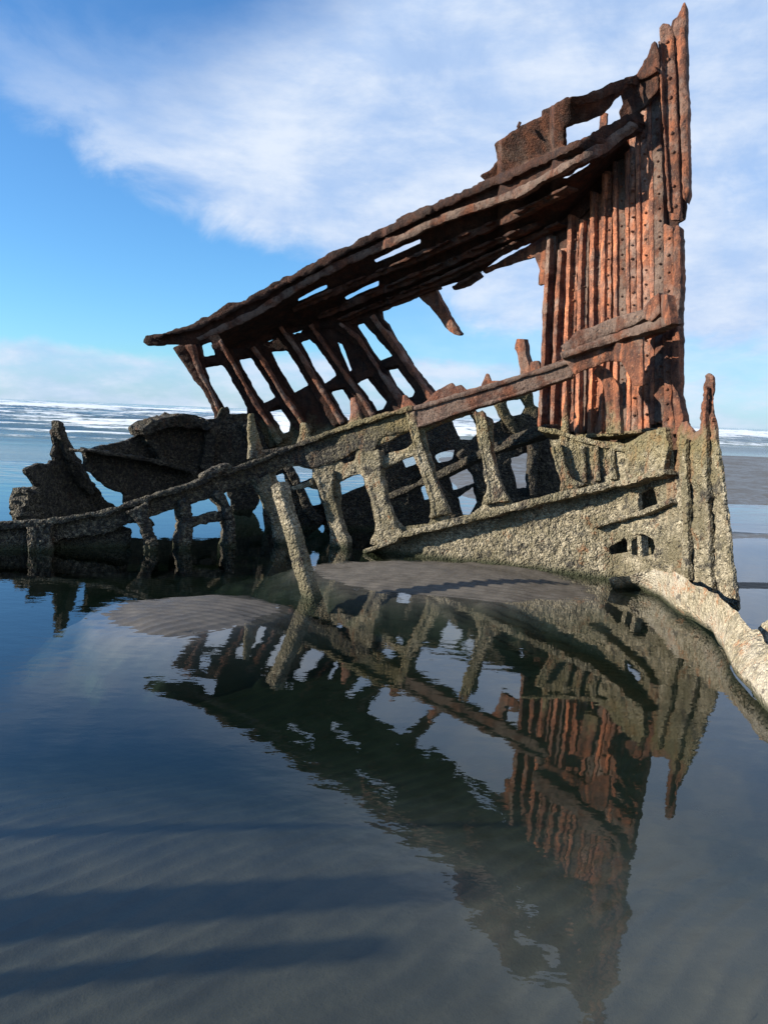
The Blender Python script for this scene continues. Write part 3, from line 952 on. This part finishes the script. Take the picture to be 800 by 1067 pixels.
WEB = [(262, 500), (300, 478), (362, 454), (432, 436), (498, 428), (512, 436), (512, 424), (590, 398), (592, 455), (600, 515), (540, 540), (480, 552), (400, 575), (376, 578), (372, 592), (288, 592), (284, 540)]
part('web_plating', plate(WEB, NEAR, holes=web_holes, off=-0.01, th=0.07, edge=1.0, step=1.6, disp=0.016), M_CRUST)
nfr = [[(272, 496, 20), (280, 518, 13), (288, 540, 13), (295, 562, 14), (300, 590, 16)],
       [(336, 492, 24), (340, 515, 14), (347, 542, 13), (352, 564, 18), (355, 592, 18)],
       [(382, 470, 26), (388, 500, 17), (396, 528, 17), (402, 552, 26), (404, 566, 44)],
       [(427, 428, 11), (430, 446, 10), (440, 480, 11), (453, 515, 12), (458, 538, 24)],
       [(498, 428, 10), (501, 442, 12), (505, 470, 12), (513, 505, 14), (516, 524, 30)],
       [(578, 464, 11), (583, 485, 10), (590, 502, 14), (596, 512, 32)]]
for pts in nfr:
    part('frame', [strip(pts, NEAR, off=0.07, th=0.14, edge=1.2, step=1.7, disp=0.018),
                   strip([(a - w * 0.3, b, max(3.0, w * 0.25)) for a, b, w in pts], NEAR, off=0.085, th=0.08, edge=0.9, step=1.5, disp=0.014)], M_CRUST)
# ragged teeth standing above the beam
part('broken_frame', strip([(268, 478, 22), (266, 462, 14), (263, 446, 9), (262, 431, 5)], NEAR, off=-0.1, th=0.08, edge=0.7, step=1.5), M_CRUST)
part('broken_frame', strip([(318, 464, 22), (317, 454, 12), (316, 440, 6)], NEAR, off=0.0, th=0.07, edge=0.7, step=1.5), M_CRUST)
part('broken_frame', strip([(370, 444, 20), (369, 432, 11), (367, 414, 5)], NEAR, off=-0.05, th=0.07, edge=0.7, step=1.5))
part('broken_frame', strip([(426, 428, 22), (423, 418, 10), (421, 411, 4)], NEAR, off=0.05, th=0.07, edge=0.6, step=1.4))
# near side: lower legs at the left, standing in the pool
for pts in ([(142, 528, 24), (150, 545, 15), (157, 562, 17), (158, 596, 17)], [(194, 520, 13), (196, 545, 14), (194, 565, 16), (190, 596, 18)], [(228, 512, 12), (236, 528, 9), (242, 548, 9), (240, 570, 12), (238, 596, 12)],
            [(40, 545, 34), (42, 560, 26), (40, 596, 28)]):
    part('frame', strip(pts, NEAR, off=0.14, th=0.3, edge=2.2, step=1.8, disp=0.035), M_MURK)
part('crossbar', strip([(196, 544, 11), (214, 541, 11), (236, 536, 10)], NEAR, off=0.06, th=0.16, edge=1.4, step=1.7, disp=0.025), M_MURK)
part('crossbar', strip([(298, 511, 6), (312, 507, 5), (326, 502, 7)], NEAR, off=0.04, th=0.08, edge=0.7, step=1.5), M_CRUST)
part('shell_plating', plate([(-60, 560), (40, 552), (112, 546), (134, 550), (140, 562), (132, 572), (134, 598), (-60, 600)], NEAR, off=-0.10, th=0.10, edge=2.0, disp=0.03), M_DARK)

# ---- near side: long ledge running up to the bow, and the plating beneath it
part('ledge', strip([(377, 576, 5), (420, 557, 7), (480, 542, 8), (540, 527, 8), (580, 517, 8), (620, 508, 8), (655, 501, 8), (690, 490, 8)], NEAR, off=0.20, th=0.30, edge=1.1, step=1.7, disp=0.016), M_CRUST)
LOWP = [(376, 578), (420, 560), (480, 545), (540, 530), (590, 516), (620, 508), (690, 491), (700, 500), (712, 560), (716, 606), (700, 612), (640, 612), (560, 606), (470, 602), (400, 596), (372, 590)]
op1 = [(634, 571), (642, 565), (650, 561), (653, 574), (636, 577)]
op2 = [(656, 564), (666, 556), (678, 560), (682, 569), (678, 577), (668, 580), (658, 577)]
rec = [(664, 515), (680, 507), (682, 527), (665, 532)]
part('bottom_plating', plate(LOWP, NEAR, holes=[op1, op2, rec], off=0.0, th=0.07, edge=1.0, disp=0.024, step=1.7), M_CRUST)
part('bottom_plating', plate([(615, 556), (640, 510), (690, 498), (712, 560), (716, 606), (640, 612)], NEAR, off=-0.30, th=0.05, edge=0.5), M_CRUST)
for a in (654, 664.5):
    part('stanchion', strip([(a, 558, 4.5), (a + 0.5, 570, 4), (a + 1, 583, 5)], NEAR, off=0.0, th=0.12, edge=0.5, step=1.3), M_CRUST)
part('ledge', strip([(618, 548, 5), (640, 541, 6), (668, 534, 6), (696, 522, 6)], NEAR, off=0.10, th=0.14, edge=1.0, step=1.6), M_CRUST)
part('side_plating', plate([(572, 458), (604, 456), (650, 462), (696, 446), (712, 450), (714, 500), (690, 495), (620, 512), (590, 520), (586, 500)], NEAR, holes=[[(692, 450), (699, 447), (709, 450), (709, 494), (699, 496), (696, 475)]], off=-0.03, th=0.06, edge=0.8, disp=0.024, step=1.7), M_CRUST)
part('side_plating', plate([(684, 440), (716, 440), (716, 505), (684, 505)], NEAR, off=-0.42, th=0.05, edge=0.5), M_DARK)
for a in (606, 620, 636, 654, 672, 684):
    part('frame', strip([(a, 464, 6), (a + 1, 482, 6), (a + 2, 503 - (a - 606) * 0.12, 7)], NEAR, off=0.02, th=0.08, edge=0.8, step=1.5, disp=0.014), M_CRUST)
part('ledge', [strip([(560, 446, 5), (580, 450, 6), (604, 457, 6), (626, 463, 6), (650, 468, 6)], NEAR, off=0.04, th=0.55, edge=0.9, step=1.6),
               strip([(600, 455, 4), (640, 452, 4), (690, 446, 4)], NEAR, off=-0.25, th=0.3, edge=0.9, step=1.6)], M_CRUST)
part('gusset', plate([(649, 468), (656, 460), (672, 450), (692, 444), (694, 470), (690, 494), (676, 498), (652, 500)], NEAR, off=0.10, th=0.08, edge=0.9, disp=0.02, step=1.6), M_CRUST)

# ---- near side at the stem: tall barnacled plate with three ridges and a broken post
STP = [(704, 452), (708, 440), (714, 438), (722, 452), (727, 446), (730, 412), (733, 392), (738, 388), (742, 392), (741, 424), (748, 468), (755, 520), (760, 560), (764, 600), (768, 634), (764, 640), (735, 634), (705, 616), (700, 560), (702, 500)]
part('stem_plate', plate(STP, NEAR, off=0.0, th=0.035, edge=0.9, disp=0.024, step=1.7), M_CRUST)
part('ridge', strip([(711, 456, 5), (711, 480, 6), (712, 540, 6), (712, 604, 7)], NEAR, off=0.06, th=0.06, edge=0.9, step=1.5, disp=0.016), M_CRUST)
part('ridge', strip([(733, 402, 3), (731, 440, 5), (732, 490, 6), (735, 550, 6), (737, 618, 7)], NEAR, off=0.06, th=0.06, edge=0.9, step=1.5, disp=0.016), M_CRUST)
part('ridge', strip([(740, 434, 2.5), (746, 470, 3), (752, 522, 4), (757, 562, 4), (761, 610, 5), (764, 632, 5)], NEAR, off=0.05, th=0.045, edge=0.9, step=1.5, disp=0.016), M_CRUST)

# ---- keelson seen through the frames
part('keelson', [strip([(395, 522, 6), (445, 500, 8), (502, 472, 9), (535, 458, 12), (570, 446, 10)], MID, off=0.1, th=0.3, edge=1.0)], M_DARK)
# lower far shell seen through the frames
OSH = [(264, 470), (330, 462), (432, 436), (500, 412), (560, 396), (594, 386), (604, 470), (600, 560), (520, 580), (400, 592), (290, 596), (278, 560), (268, 500)]
oh = [[(300, 483), (322, 479), (326, 496), (310, 502)], [(284, 500), (295, 497), (300, 520), (296, 534)], [(318, 508), (333, 508), (334, 524), (326, 526)], [(352, 504), (376, 494), (377, 505), (358, 514)],
      [(470, 494), (478, 487), (490, 490), (492, 502), (474, 508)], [(480, 520), (492, 511), (496, 524), (490, 534), (484, 534)], [(535, 480), (548, 476), (556, 490), (556, 504), (540, 506)], [(420, 478), (432, 474), (433, 482), (424, 486)],
      [(455, 475), (472, 470), (470, 478), (458, 482)], [(440, 508), (446, 506), (448, 518), (443, 520)], [(471, 433), (487, 428), (496, 449), (490, 455), (481, 455)], [(497, 424), (517, 417), (522, 428), (519, 437), (508, 442)], [(531, 420), (542, 417), (546, 424), (542, 430), (535, 431)], [(556, 403), (563, 400), (562, 424), (557, 420)], [(288, 560), (300, 545), (300, 590), (290, 590)], [(318, 566), (336, 552), (346, 575), (344, 596), (322, 596)]]
oh = [[(sum(p[0] for p in h) / len(h) * -0.22 + a * 1.22, sum(p[1] for p in h) / len(h) * -0.22 + b * 1.22) for a, b in h] for h in oh]
part('shell_plating', plate(OSH, OUTER, holes=oh, off=0, th=0.06, edge=1.0, disp=0.02), M_DARK)
for pts in ([(300, 486, 9), (312, 508, 9), (322, 532, 10), (336, 545, 9)], [(330, 496, 8), (338, 520, 9), (352, 548, 10)], [(430, 460, 9), (452, 500, 10), (478, 540, 11)], [(520, 420, 8), (530, 438, 7), (540, 452, 7)], [(556, 450, 10), (556, 490, 11), (556, 520, 12)], [(480, 470, 12), (500, 494, 12), (506, 515, 12)]):
    part('frame', strip(pts, OUTER, off=0.14, th=0.16, edge=1.4, disp=0.02), M_DARK)

# ---- left end: torn plates standing out of the pool
LP = [(26, 489), (40, 483), (58, 479), (56, 460), (57, 449), (60, 444), (63, 437), (66, 441), (72, 456), (82, 472), (95, 497), (110, 517), (124, 530), (100, 560), (30, 560), (34, 530), (40, 512), (33, 500)]
part('torn_plate', [plate(LP, LEFT, off=0.0, th=0.06, edge=1.9, disp=0.022),
                    strip([(63, 438, 2.5), (68, 454, 7), (75, 476, 10), (86, 498, 10), (98, 516, 8)], LEFT, off=0.10, th=0.12, edge=1.2, disp=0.02)], M_DARK)
part('torn_plate', strip([(36, 508, 14), (36, 522, 18), (38, 536, 20), (40, 552, 18)], LEFT, off=0.16, th=0.22, edge=2.2, disp=0.045), M_MURK)
DP = [(88, 467), (107, 465), (125, 461), (140, 457), (150, 450), (154, 443), (158, 439), (170, 436), (178, 432), (188, 430), (202, 432), (216, 436), (226, 434), (231, 424), (238, 424), (240, 432), (258, 429), (272, 440), (296, 456), (300, 480), (284, 500), (262, 540), (240, 536), (236, 508), (200, 510), (160, 522), (132, 528), (127, 516), (110, 507), (92, 490)]
part('torn_plate', [plate(DP, DEBRIS, off=0.0, th=0.07, edge=2.2, disp=0.03),
                    strip([(88, 469, 5), (120, 473, 5), (150, 478, 5), (175, 483, 5), (205, 493, 6)], DEBRIS, off=0.22, th=0.24, edge=1.0, disp=0.02),
                    strip([(150, 452, 10), (162, 444, 14), (185, 438, 14), (205, 441, 12), (222, 446, 10)], DEBRIS, off=0.25, th=0.28, edge=2.4, disp=0.05),
                    strip([(150, 450, 6), (163, 465, 6), (172, 480, 6)], DEBRIS, off=0.14, th=0.14, edge=1.6, disp=0.03),
                    strip([(222, 440, 12), (220, 465, 12), (214, 490, 16)], DEBRIS, off=0.14, th=0.14, edge=1.6, disp=0.03),
                    strip([(260, 440, 14), (275, 470, 16), (270, 500, 20)], DEBRIS, off=0.12, th=0.14, edge=1.6, disp=0.03)], M_DARK)

# ---- pale foot of the stem running forward into the pool
upl = [(634, 604, 0.10), (655, 599, 0.16), (682, 594, 0.26), (705, 600, 0.32), (735, 614, 0.34), (752, 627, 0.33), (768, 638, 0.31), (786, 657, 0.29), (806, 680, 0.27), (850, 735, 0.20), (920, 830, -0.12)]
lwl = [(640, 611, 0.03), (663, 608, 0.05), (686, 616, 0.07), (704, 631, 0.08), (720, 638, 0.09), (740, 651, 0.10), (752, 668, 0.10), (763, 690, 0.10), (783, 712, 0.10), (812, 750, 0.06), (862, 840, -0.20)]
A = np.array([at_z(*p) for p in upl])
B = np.array([at_z(*p) for p in lwl])
ss, KS, KT = np.linspace(0, len(A) - 1, 150), 150, 15
ia = np.arange(len(A))
A = np.stack([np.interp(ss, ia, A[:, k]) for k in range(3)], 1)
B = np.stack([np.interp(ss, ia, B[:, k]) for k in range(3)], 1)
top, bot = [], []
for k in range(KT):
    f = k / (KT - 1)
    p = A * (1 - f) + B * f
    nz = fbm(p, 4.0, 3, 77)
    p = p + np.array([[-0.35, -0.2, 1.0]]) * (0.022 * math.sin(math.pi * min(1, 0.12 + f * 0.88)) + 0.022 * nz + 0.007 * vnoise(p, 26.0, 78))[:, None]
    p = p + (B - A) * ((1.0 if k == KT - 1 else 0.0) * 0.10 * fbm(p, 7.0, 2, 79) - (0.14 if k == 0 else 0.0) * fbm(p, 6.0, 2, 80))[:, None]
    top.append(p)
    bot.append(A * (1 - f) + B * f + np.array([[0.05, 0.07, -0.085]]) + 0.012 * nz[:, None])
FV = np.concatenate(top + bot[::-1])
FF = []
for k in range(2 * KT):
    k2 = (k + 1) % (2 * KT)
    for q_ in range(KS - 1):
        FF.append((k * KS + q_, k2 * KS + q_, k2 * KS + q_ + 1, k * KS + q_ + 1))
part('stem_foot', (FV, FF), M_PALE, label='pale crusted foot of the stem running forward into the pool')
lc = at_z(806, 668, 0.16)
lp = [lc + [0.03, 0.05, -0.36], lc + [0.02, 0.03, -0.12], lc + [0.0, 0.0, 0.04], lc + [-0.02, 0.0, 0.15]]
part('crust_lump', loft(lp, [0.15, 0.14, 0.11, 0.04], seg=20, rough=0.035, rings=7, upv=(0, 1, 0)), M_PALE)

# ------------------------------------------------------------------ free-standing pieces
pb, pt = at_z(325, 622, 0.0), at_depth(291, 505, 6.9)
dv = (pt - pb) / np.linalg.norm(pt - pb)
post = link('iron_post', loft([pb - dv * 0.35, pb, (pb * 0.5 + pt * 0.5), pt], [0.088, 0.082, 0.074, 0.072], seg=20, rough=0.012, rings=16), M_CRUST, loc=tuple(pb))
tag(post, 'barnacled iron post leaning in the pool in front of the wreck', 'post')

EDGE = []  # made-up ribs out of view, added only to cast the foreground shadow bands
for yc, er, reach, back in ((1030, 0.075, 0.9, 4.2), (962, 0.15, 1.3, 4.6), (872, 0.05, 1.6, 5.0)):
    g = at_z(0, yc, -0.08)                       # where its shadow crosses the left edge of the view
    EDGE.append((g[0] - back * math.cos(SUN_PHI), g[1] - back * math.sin(SUN_PHI), (back + reach) * math.tan(SUN_EL), er, 0.0))
for k, (ex, ey, eh, er, lean) in enumerate(EDGE):
    b = np.array([ex, ey, 0.0])
    V = loft([b - [0, 0, 0.35], b, b + [lean, 0.03, eh * 0.5], b + [lean * 2, 0.0, eh]], [er * 1.1, er, er * 0.9, er * 0.6], seg=14, rough=0.014, rings=8, upv=(0, 1, 0), seed=20 + k)
    o = link('added_shadow_rib', V, M_CRUST, loc=tuple(b))
    tag(o, ('short', 'thick', 'slender')[k] + ' added iron rib, unseen left of the view, casting a shadow band', 'wreckage', 'added shadow casters out of view')
